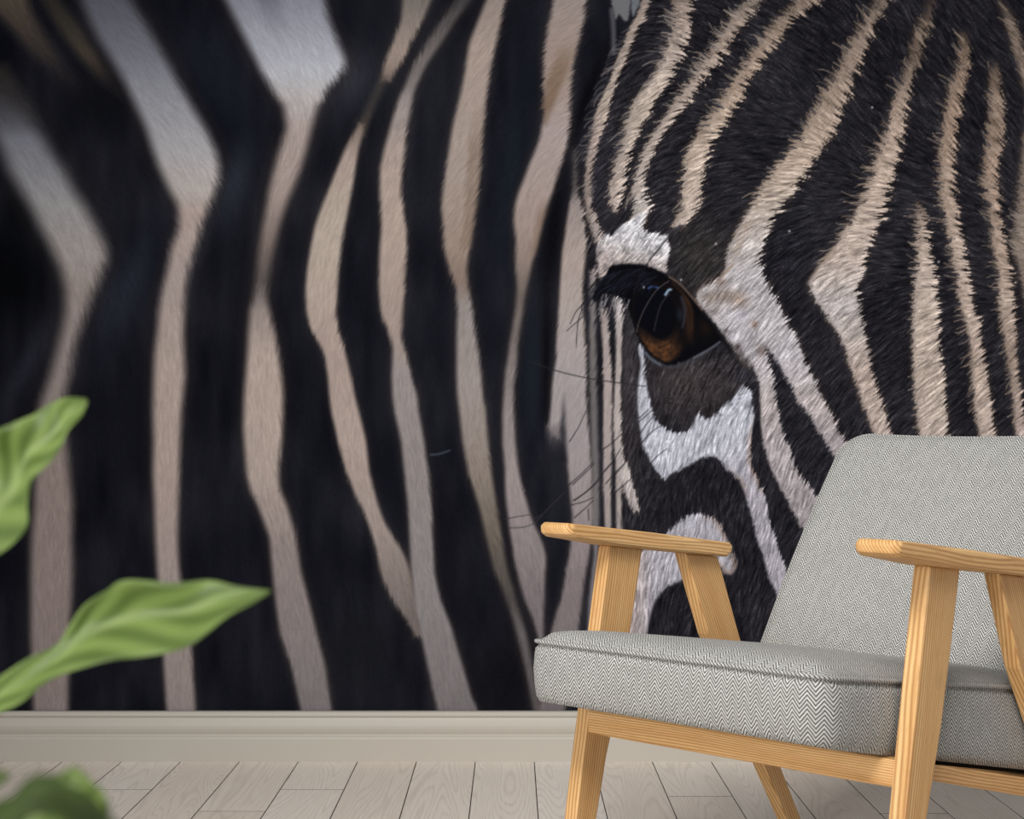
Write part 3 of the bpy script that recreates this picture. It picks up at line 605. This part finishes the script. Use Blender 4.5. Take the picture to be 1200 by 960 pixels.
def uv_from(bm, name, fn):
    lay_ = bm.loops.layers.uv.new(name)
    for f in bm.faces:
        for lp in f.loops: lp[lay_].uv = fn(lp.vert.co, f)
def wood_prism(name, pts, u0, u1, axis, bev=0.003):
    """outline in (v, z), extruded across from u0 to u1; grain along axis (v, z)"""
    bm = bmesh.new()
    a = [bm.verts.new((u0, p[0], p[1])) for p in pts]; b = [bm.verts.new((u1, p[0], p[1])) for p in pts]
    m = len(pts)
    for i in range(m): bm.faces.new((a[i], a[(i+1) % m], b[(i+1) % m], b[i]))
    bm.faces.new(a[::-1]); bm.faces.new(b)
    bmesh.ops.recalc_face_normals(bm, faces=bm.faces[:])
    sharp = [e for e in bm.edges if len(e.link_faces) == 2 and e.calc_face_angle(0) > 0.35]
    bmesh.ops.bevel(bm, geom=sharp, offset=bev, segments=2, affect='EDGES', profile=0.6)
    av = Vector(axis).normalized(); bv = Vector((-av.y, av.x))
    def fn(co, f):
        q = Vector((co.y, co.z)); return (q.dot(bv)*0.8+co.x*0.6, q.dot(av))
    uv_from(bm, 'grain', fn)
    return from_bm(name, bm, OAK, chair)

front_leg = [(0.1065, 0.5395), (0.1835, 0.5310), (0.160, 0.430), (0.1350, 0.330), (0.0985, 0.2200), (0.0730, 0.120), (0.0480, 0.0), (0.0060, 0.0), (0.0430, 0.215), (0.0860, 0.436)]
rear_leg = [(0.2905, 0.5185), (0.3765, 0.5085), (0.4360, 0.3720), (0.5000, 0.2400), (0.5590, 0.1280), (0.6380, 0.0), (0.6020, 0.0), (0.5080, 0.1400), (0.4150, 0.2870), (0.3520, 0.3820)]
arm = [(0.0075, 0.5785), (0.200, 0.5555), (0.393, 0.5315), (0.400, 0.5265), (0.398, 0.5160), (0.385, 0.5080), (0.230, 0.5250), (0.105, 0.5395), (0.010, 0.5565), (0.001, 0.5620), (0.000, 0.5735)]
for ub in (0.0, W0):
    wood_prism('front_leg', front_leg, ub, ub+T, (0.19, 1))
    wood_prism('rear_leg', rear_leg, ub, ub+T, (-0.55, 1))
    # armrest: plan rounded at both ends
    bm = bmesh.new(); ring = []
    segs = 9; ua, uc = ub-0.020, ub+0.043
    NU = 13
    cols = []
    for i in range(NU):
        s = -1+2*i/(NU-1); u = (ua+uc)/2+s*(uc-ua)/2
        inset = 0.011*(1-math.sqrt(max(0, 1-abs(s)**4.0)))       # ends curve back towards the edges
        edge = 0.0035*max(0, (abs(s)-0.75)/0.25)**2
        row = []
        cz = sum(p[1] for p in arm)/len(arm)
        for (v, z) in arm:
            vv = 0.2+(v-0.2)*(1-inset/0.2) - 0.010*max(0, 1-v/0.1)
            mid = 0.5647-0.1185*v
            zz = mid+(z-mid)*(1-edge/0.014)
            row.append(bm.verts.new((u, vv, zz)))
        cols.append(row)
    m = len(arm)
    for i in range(NU-1):
        for j in range(m): bm.faces.new((cols[i][j], cols[i][(j+1) % m], cols[i+1][(j+1) % m], cols[i+1][j]))
    bm.faces.new(cols[0][::-1]); bm.faces.new(cols[-1])
    bmesh.ops.recalc_face_normals(bm, faces=bm.faces[:])
    shp = [e for e in bm.edges if len(e.link_faces) == 2 and e.calc_face_angle(0) > 0.5]
    bmesh.ops.bevel(bm, geom=shp, offset=0.003, segments=2, affect='EDGES', profile=0.6)
    uv_from(bm, 'grain', lambda co, f: (co.x*0.9+(co.z+0.1185*co.y)*0.6, co.y))
    from_bm('armrest', bm, OAK, chair)
    # side rail, just inside the legs
    ur = (ub+T, ub+T+0.020) if ub == 0 else (ub-0.020, ub)
    wood_prism('side_rail', [(0.077, 0.2930), (0.500, 0.1985), (0.505, 0.1685), (0.077, 0.2730)], ur[0], ur[1], (1, -0.24), 0.002)

def cross_rail(v0, v1, z0, z1):
    bm = box_bm(T-0.002, W0+0.002, v0, v1, z0, z1, 0.0025)
    uv_from(bm, 'grain', lambda co, f: (co.z+co.y*0.7, co.x))
    return from_bm('cross_rail', bm, OAK, chair)
cross_rail(0.056, 0.078, 0.2605, 0.2960)
cross_rail(0.490, 0.512, 0.172, 0.204)

# seat cushion: rounded plan, boxed sides, crowned top
UA, UB, VA, VB = 0.030, 0.531, -0.088, 0.530
def zs(v): return 0.4135-0.138*(v-VA)
def zb(v): return 0.3290-0.200*(v-VA)
def plan(r, n=7, du=0.0, straight=22):
    """rounded rectangle, counter-clockwise from the middle of the back, as (u, v, arc length)"""
    pts = []
    cs_ = [(UB-r, VB-r, 0), (UA+r, VB-r, 90), (UA+r, VA+r, 180), (UB-r, VA+r, 270)]
    for (cx_, cy_, a0) in cs_:
        for i in range(n+1):
            a = math.radians(a0+90*i/n); pts.append((cx_+r*math.cos(a), cy_+r*math.sin(a)))
    out = []
    m = len(pts)
    for i in range(m):
        p, q = Vector(pts[i]), Vector(pts[(i+1) % m]); L_ = (q-p).length
        k_ = straight if L_ > 0.1 else 1
        for j in range(k_): out.append(p.lerp(q, j/k_))
    return out
P0 = plan(0.040)
M_ = len(P0); cen = Vector(((UA+UB)/2, (VA+VB)/2))
arcl = [0.0]
for i in range(M_):
    seg_ = P0[(i+1) % M_]-P0[i]; arcl.append(arcl[-1]+math.hypot(seg_.x, seg_.y*0.74))     # the cloth is stretched a little along the sides
bm = bmesh.new(); clay = bm.loops.layers.uv.new('cloth')
wall_prof = [(0.0, -0.006), (0.10, -0.001), (0.3, 0.0015), (0.55, 0.003), (0.8, 0.0015), (0.90, 0.0), (0.955, -0.0045), (1.0, -0.003)]   # (height fraction, bulge)
rings = []
for (h, b) in wall_prof:
    row = []
    for i, p in enumerate(P0):
        tg = (P0[(i+1) % M_]-P0[i-1]).normalized(); nrm = Vector((tg.y, -tg.x))
        q = p+nrm*b; v = p.y
        row.append(bm.verts.new((q.x, q.y, zb(v)+(zs(v)-zb(v))*h)))
    rings.append(row)
for a, b, (ha, _), (hb, _) in zip(rings[:-1], rings[1:], wall_prof[:-1], wall_prof[1:]):
    for i in range(M_):
        j = (i+1) % M_; f = bm.faces.new((a[i], a[j], b[j], b[i]))
        for lp, s_ in zip(f.loops, (arcl[i], arcl[i+1], arcl[i+1], arcl[i])): lp[clay].uv = (s_, lp.vert.co.z+0.12*lp.vert.co.y)
# crowned top, concentric rings drawn in to the middle
NR = 16; prev = rings[-1]
for k_ in range(1, NR+1):
    t = k_/NR; s_ = 1-t
    row = []
    for i, p in enumerate(P0):
        q = cen+(p-cen)*max(s_, 0.0)
        # scale distance to the edge rather than the radius, so that the crown follows the border
        e = min(p.x*0+(q.x-UA), UB-q.x, q.y-VA, VB-q.y)
        crown = 0.027*(1-math.exp(-max(e, 0)/0.032))
        row.append(bm.verts.new((q.x, q.y, zs(q.y)+crown)) if k_ < NR else None)
    if k_ == NR:
        apex = bm.verts.new((cen.x, cen.y, zs(cen.y)+0.027))
        for i in range(M_):
            f = bm.faces.new((prev[i], prev[(i+1) % M_], apex))
            for lp in f.loops: lp[clay].uv = (lp.vert.co.x, lp.vert.co.y)
    else:
        for i in range(M_):
            j = (i+1) % M_; f = bm.faces.new((prev[i], prev[j], row[j], row[i]))
            for lp in f.loops: lp[clay].uv = (lp.vert.co.x, lp.vert.co.y)
        prev = row
bm.faces.new(rings[0][::-1])
bmesh.ops.recalc_face_normals(bm, faces=bm.faces[:])
seat = from_bm('seat_cushion', bm, TWEED, chair, True)
seat['label'] = 'grey herringbone seat cushion'

def tube(name, pts, r, mat, parent, closed=True, seg=8):
    bm = bmesh.new(); m = len(pts); rows = []
    for i in range(m):
        p = Vector(pts[i]); a = Vector(pts[(i-1) % m if closed else max(i-1, 0)]); b = Vector(pts[(i+1) % m if closed else min(i+1, m-1)])
        tg = (b-a).normalized(); up = Vector((0, 0, 1)) if abs(tg.z) < .9 else Vector((1, 0, 0))
        s_ = tg.cross(up).normalized(); w = s_.cross(tg)
        rr_ = r if not callable(r) else r(i/(m-1))
        rows.append([bm.verts.new(p+s_*rr_*math.cos(2*math.pi*q/seg)+w*rr_*math.sin(2*math.pi*q/seg)) for q in range(seg)])
    for i in range(m if closed else m-1):
        a, b = rows[i], rows[(i+1) % m]
        for q in range(seg): bm.faces.new((a[q], a[(q+1) % seg], b[(q+1) % seg], b[q]))
    if not closed:
        bm.faces.new(rows[0][::-1]); bm.faces.new(rows[-1])
    bmesh.ops.recalc_face_normals(bm, faces=bm.faces[:])
    if mat == TWEED:
        bm.verts.index_update(); ul = bm.loops.layers.uv.new('cloth'); cum = [0.0]
        for i in range(m): cum.append(cum[-1]+(Vector(pts[(i+1) % m])-Vector(pts[i])).length)
        for f in bm.faces:
            ids = [lp.vert.index for lp in f.loops]; wrap = max(ids)//seg-min(ids)//seg > 1; qs = [i % seg for i in ids]; qw = max(qs)-min(qs) > 1
            for lp, i in zip(f.loops, ids):
                r_ = i//seg; q_ = i % seg
                lp[ul].uv = (q_*0.0024+(seg*0.0024 if qw and q_ == 0 else 0), cum[r_]+(cum[-1] if wrap and r_ == 0 else 0))
    return from_bm(name, bm, mat, parent, True)
seam = []
for i, p in enumerate(P0):
    tg = (P0[(i+1) % M_]-P0[i-1]).normalized(); nrm = Vector((tg.y, -tg.x)); q = p-nrm*0.001
    seam.append((q.x, q.y, zs(p.y)+0.0012))
tube('piping', seam, 0.0030, TWEED, seat)
# black cloth closing the underside
bm = bmesh.new()
uo = [bm.verts.new((p.x*0.95+0.05*cen.x, 0.13+p.y*0.70, zb(0.13+p.y*0.70)+0.002)) for p in P0]
un = [bm.verts.new((p.x*0.95+0.05*cen.x, 0.13+p.y*0.70, zb(0.13+p.y*0.70)-0.006)) for p in P0]
for i in range(M_): bm.faces.new((un[i], un[(i+1) % M_], uo[(i+1) % M_], uo[i]))
bm.faces.new(uo); bm.faces.new(un[::-1]); bmesh.ops.recalc_face_normals(bm, faces=bm.faces[:])
from_bm('seat_base', bm, BLACKCLOTH, chair)

# backrest: reclined panel with rounded upper corners and a slight hollow
DV, DZ = 0.590, 0.8074
V0, Z0 = 0.440, 0.295
BL = 0.5235; BH = 0.2505; BC = 0.2805; RC = 0.050; TH = 0.060
def back_pt(u, s_, depth):
    hollow = 0.014*(1-((u-BC)/BH)**2)
    sw = 0.010*math.sin(math.pi*min(max(s_/BL, 0), 1))
    return Vector((u, V0+DV*s_+DZ*(depth+hollow-sw), Z0+DZ*s_-DV*(depth+hollow-sw)))
outl = []
for i in range(13): outl.append((BC+BH, BL*0+(BL-RC)*i/12))
for i in range(1, 9):
    a = math.radians(90*i/8); outl.append((BC+BH-RC+RC*math.cos(a), BL-RC+RC*math.sin(a)))
for i in range(1, 16): outl.append((BC+BH-RC-(2*BH-2*RC)*i/16, BL))
for i in range(0, 9):
    a = math.radians(90+90*i/8); outl.append((BC-BH+RC+RC*math.cos(a), BL-RC+RC*math.sin(a)))
for i in range(1, 13): outl.append((BC-BH, (BL-RC)*(1-i/12)))
for i in range(1, 16): outl.append((BC-BH+2*BH*i/16, 0))
bm = bmesh.new(); clay = bm.loops.layers.uv.new('cloth')
mo = len(outl); c0 = (BC, BL/2)
def ringv(sc, depth):
    return [bm.verts.new(back_pt(c0[0]+(a-c0[0])*sc[0], c0[1]+(b-c0[1])*sc[1], depth)) for a, b in outl]
sets = []
steps = [((.05, .05), -0.0), ((.2, .2), 0), ((.4, .4), 0), ((.6, .6), 0), ((.8, .8), 0), ((.93, .93), 0.0005), ((.985, .985), 0.003), ((1.0, 1.0), 0.009), ((1.0, 1.0), 0.045), ((.985, .985), 0.055), ((.95, .95), TH), ((.5, .5), TH), ((.05, .05), TH)]
uvs = []
arc = [0.0]
for i in range(mo): arc.append(arc[-1]+math.dist(outl[i], outl[(i+1) % mo]))
for sc, dp in steps:
    sets.append(ringv(sc, dp)); uvs.append([(c0[0]+(a-c0[0])*sc[0], c0[1]+(b-c0[1])*sc[1]+(dp if dp > .003 else 0)) for a, b in outl])
for q in range(len(sets)-1):
    for i in range(mo):
        j = (i+1) % mo; f = bm.faces.new((sets[q][i], sets[q][j], sets[q+1][j], sets[q+1][i]))
        for lp, uvv in zip(f.loops, (uvs[q][i], uvs[q][j], uvs[q+1][j], uvs[q+1][i])): lp[clay].uv = uvv
for S_, U_ in ((sets[0], uvs[0]), (sets[-1][::-1], uvs[-1][::-1])):
    f = bm.faces.new(S_)
    for lp, uvv in zip(f.loops, U_): lp[clay].uv = uvv
bmesh.ops.recalc_face_normals(bm, faces=bm.faces[:])
back = from_bm('backrest', bm, TWEED, chair, True)
back['label'] = 'grey herringbone reclined backrest'
tube('piping', [back_pt(a, b, 0.010) for a, b in outl], 0.0030, TWEED, back)

# ------------------------------------------------------------------ leafy plant on the floor beside the camera, its upper leaves reach into view
def leaf_material(name, c1, c2, c3, c4):
    k = NT(name); uv = k.n('ShaderNodeUVMap'); uv.uv_map = 'leaf'
    sep = k.n('ShaderNodeSeparateXYZ'); k.l(uv.outputs[0], sep.inputs[0])
    side = k.math('ABSOLUTE', k.math('MULTIPLY_ADD', sep.outputs[1], 2.0, -1.0))
    vein = k.math('SINE', k.math('MULTIPLY', k.math('MULTIPLY_ADD', side, -0.30, sep.outputs[0]), 30.0))
    n_ = k.noise(uv.outputs[0], 5.0, 2)
    c = k.mix(n_, c1, c2)
    c = k.mix(k.math('MULTIPLY', k.math('MULTIPLY_ADD', vein, 0.5, 0.5), 0.75), c, c3)
    mid = k.n('ShaderNodeMapRange'); k.l(side, mid.inputs[0]); mid.inputs[1].default_value = 0.02; mid.inputs[2].default_value = 0.22; mid.inputs[3].default_value = 0.55; mid.inputs[4].default_value = 0
    c = k.mix(mid.outputs[0], c, c4)
    k.l(c, k.b.inputs['Base Color'])
    k.b.inputs['Roughness'].default_value = 0.42; k.b.inputs['Specular IOR Level'].default_value = 0.4
    tr = k.n('ShaderNodeBsdfTranslucent'); k.l(c, tr.inputs[0])
    ms = k.n('ShaderNodeMixShader'); ms.inputs[0].default_value = 0.3
    k.l(k.b.outputs[0], ms.inputs[1]); k.l(tr.outputs[0], ms.inputs[2]); k.l(ms.outputs[0], k.t.nodes['Material Output'].inputs[0])
    return k.m
LEAF = leaf_material('fresh_leaf', rgb(132, 156, 80), rgb(164, 188, 108), rgb(88, 112, 50), rgb(180, 198, 134))
SHADED_LEAF = leaf_material('shaded_leaf', rgb(78, 100, 36), rgb(94, 118, 46), rgb(58, 78, 26), rgb(104, 126, 60))  # darker copy of the leaf green: the low leaf's shade put into colour
STEM = plain('green_stem', rgb(128, 158, 80), 0.5, 0.3, 0.1, 60)
POT = plain('matt_white_pot', rgb(214, 212, 206), 0.6, 0.3, 0.02)
SOIL = plain('soil', rgb(58, 44, 34), 0.95, 0.1, 0.3, 120)
PX, PY = -0.335, 0.60
plant = empty('potted_plant', (PX, PY, 0))
tag(plant, 'green leafy potted plant standing on the plank floor', 'plant')
def lathe(name, prof_, mat, seg=40):
    bm = bmesh.new(); rows = []
    for (r, z) in prof_: rows.append([bm.verts.new((r*math.cos(2*math.pi*q/seg), r*math.sin(2*math.pi*q/seg), z)) for q in range(seg)])
    for a, b in zip(rows[:-1], rows[1:]):
        for q in range(seg): bm.faces.new((a[q], a[(q+1) % seg], b[(q+1) % seg], b[q]))
    bm.faces.new(rows[0][::-1]); bm.faces.new(rows[-1])
    bmesh.ops.recalc_face_normals(bm, faces=bm.faces[:])
    return from_bm(name, bm, mat, plant, True)
lathe('pot', [(0.072, 0), (0.078, 0.004), (0.092, 0.10), (0.102, 0.19), (0.104, 0.20), (0.104, 0.206), (0.096, 0.206), (0.094, 0.19), (0.090, 0.165)], POT)
lathe('soil', [(0.088, 0.150), (0.092, 0.176), (0.060, 0.182), (0.02, 0.185)], SOIL)

def w2(px, py, d): return Vector(((px-600)*d/FPX-PX, d-PY, CAM_H-(py-HORIZ)*d/FPX))
def resample(pts, n_):
    p = [Vector(q) for q in pts]; L_ = [0]
    for a, b in zip(p[:-1], p[1:]): L_.append(L_[-1]+(b-a).length)
    out = []
    for i in range(n_):
        t = L_[-1]*i/(n_-1); j = 0
        while j < len(L_)-2 and L_[j+1] < t: j += 1
        f = (t-L_[j])/max(L_[j+1]-L_[j], 1e-9)
        p0, p1, p2, p3 = p[max(j-1, 0)], p[j], p[j+1], p[min(j+2, len(p)-1)]
        out.append(.5*((2*p1)+(p2-p0)*f+(2*p0-5*p1+4*p2-p3)*f*f+(3*p1-p0-3*p2+p3)*f**3))
    return out
def leaf(edge_a, edge_b, fold, wave, towards=Vector((0, -1, 0)), n_=30, m_=12, ph=0.0, mat=None):
    """blade between two edges (3D), folded along the midrib and rippled"""
    A_, B_ = resample(edge_a, n_), resample(edge_b, n_)
    bm = bmesh.new(); ul = bm.loops.layers.uv.new('leaf'); rows = []
    for i in range(n_):
        t = i/(n_-1); wd = (A_[i]-B_[i]).length; row = []
        for j in range(m_+1):
            s_ = j/m_; x_ = 2*s_-1
            off = fold*wd*(abs(x_)**1.3-0.5) + wave*wd*math.sin(t*9+ph+x_*1.2)*abs(x_) + 0.10*wd*math.sin(t*42-abs(x_)*6)*abs(x_)*0.25
            row.append((bm.verts.new(B_[i].lerp(A_[i], s_)+towards*off), (t, s_)))
        rows.append(row)
    for a, b in zip(rows[:-1], rows[1:]):
        for j in range(m_):
            f = bm.faces.new((a[j][0], a[j+1][0], b[j+1][0], b[j][0]))
            for lp, q in zip(f.loops, (a[j], a[j+1], b[j+1], b[j])): lp[ul].uv = q[1]
    bmesh.ops.recalc_face_normals(bm, faces=bm.faces[:])
    o = from_bm('leaf', bm, mat or LEAF, plant, True)
    sd = o.modifiers.new('thickness', 'SOLIDIFY'); sd.thickness = 0.0005
    return o
d1 = 0.60
# long pointed leaf with its broad winged stalk
leaf([w2(*p) for p in [(-60,830,.62),(-20,806,.61),(0,793,.605),(36,770,.60),(69,754,.60),(83,734,.60),(105,706,.60),(132,689,.595),(154,677,.59),(206,681,.585),(247,679,.58),(275,686,.575),(318,692,.57)]],
     [w2(*p) for p in [(-50,872,.61),(-15,848,.60),(0,836,.60),(28,822,.595),(55,800,.59),(83,787,.585),(124,775,.58),(165,769,.575),(206,762,.57),(234,750,.565),(270,721,.565),(303,704,.565),(318,694,.57)]], 0.34, 0.09, ph=1.0, n_=44)
# upturned leaf above it
leaf([w2(*p) for p in [(-60,600,.64),(-30,545,.64),(0,511,.635),(15,500,.63),(42,487,.625),(62,472,.62),(80,466,.615),(101,467,.61)]],
     [w2(*p) for p in [(-40,690,.60),(-15,668,.60),(12,645,.60),(32,624,.60),(36,592,.605),(41,566,.605),(62,546,.605),(78,525,.61),(83,505,.61),(98,487,.61),(103,472,.61)]], 0.34, 0.12, ph=2.2, n_=36)
# arching leaf below, very near the lens, and a paler one behind it
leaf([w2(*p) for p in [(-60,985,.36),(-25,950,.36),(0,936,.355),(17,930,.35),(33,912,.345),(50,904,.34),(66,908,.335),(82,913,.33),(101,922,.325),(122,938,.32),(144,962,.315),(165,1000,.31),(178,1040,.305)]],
     [w2(*p) for p in [(-50,1040,.34),(-20,1000,.34),(5,985,.335),(25,968,.33),(35,956,.325),(46,950,.32),(58,952,.315),(70,958,.31),(84,965,.305),(98,982,.30),(112,1005,.295),(135,1030,.29),(172,1045,.295)]], 0.25, 0.04, ph=0.4, n_=36, mat=SHADED_LEAF)
leaf([w2(*p) for p in [(-10,975,.40),(20,935,.40),(50,912,.40),(72,905,.40),(88,897,.40)]],
     [w2(*p) for p in [(30,1000,.39),(75,975,.39),(125,955,.39),(124,930,.39),(106,912,.395),(90,899,.40)]], 0.2, 0.05, ph=1.4)
leaf([w2(*p) for p in [(-90,960,.42),(-60,915,.42),(-30,900,.42),(0,902,.42),(13,909,.42)]],
     [w2(*p) for p in [(-80,985,.41),(-45,950,.41),(-20,930,.41),(2,918,.415),(13,911,.42)]], 0.2, 0.05, ph=.2)
# leaves of the same plant further round, outside the photograph
rp = random.Random(9)
for q in range(6):
    a = math.radians(110+q*38); b = Vector((0.01*math.cos(a), 0.01*math.sin(a), 0.34+0.045*q))
    dr = Vector((math.cos(a), math.sin(a), 0.35)).normalized(); sd_ = Vector((-math.sin(a), math.cos(a), 0))
    mids = [b+dr*0.17*t+Vector((0, 0, -0.07*t*t)) for t in [0, .2, .4, .6, .8, 1]]
    wid = [.004, .022, .034, .032, .018, .001]
    leaf([m_+sd_*w for m_, w in zip(mids, wid)], [m_-sd_*w for m_, w in zip(mids, wid)], 0.2, 0.03, Vector((0, 0, 1)), 18, 8, q)
def stem(pts, r0, r1):
    p = resample(pts, 26); tube('stem', p, lambda t: r0+(r1-r0)*t, STEM, plant, False)
stem([(0, 0, 0.17), (0.004, 0.004, 0.36), (0.0, 0.01, 0.52), (0.012, 0.01, 0.60), w2(-60, 845, .615), w2(-20, 826, .607)], 0.0055, 0.0024)
stem([(0.012, 0, 0.17), (0.02, 0.012, 0.40), (0.02, 0.02, 0.56), w2(-120, 740, .62), w2(-48, 640, .62)], 0.005, 0.002)
stem([(0.0, -0.015, 0.17), (0.06, -0.09, 0.40), (0.13, -0.19, 0.52), w2(-110, 1060, .36), w2(-50, 1008, .352)], 0.0045, 0.002)
stem([(0.01, -0.012, 0.17), (0.06, -0.07, 0.42), (0.12, -0.15, 0.53), w2(-60, 1020, .41), w2(6, 988, .395)], 0.004, 0.0016)
stem([(0.0, -0.01, 0.17), (0.04, -0.06, 0.42), (0.09, -0.14, 0.56), w2(-120, 1000, .43), w2(-82, 970, .415)], 0.004, 0.0016)
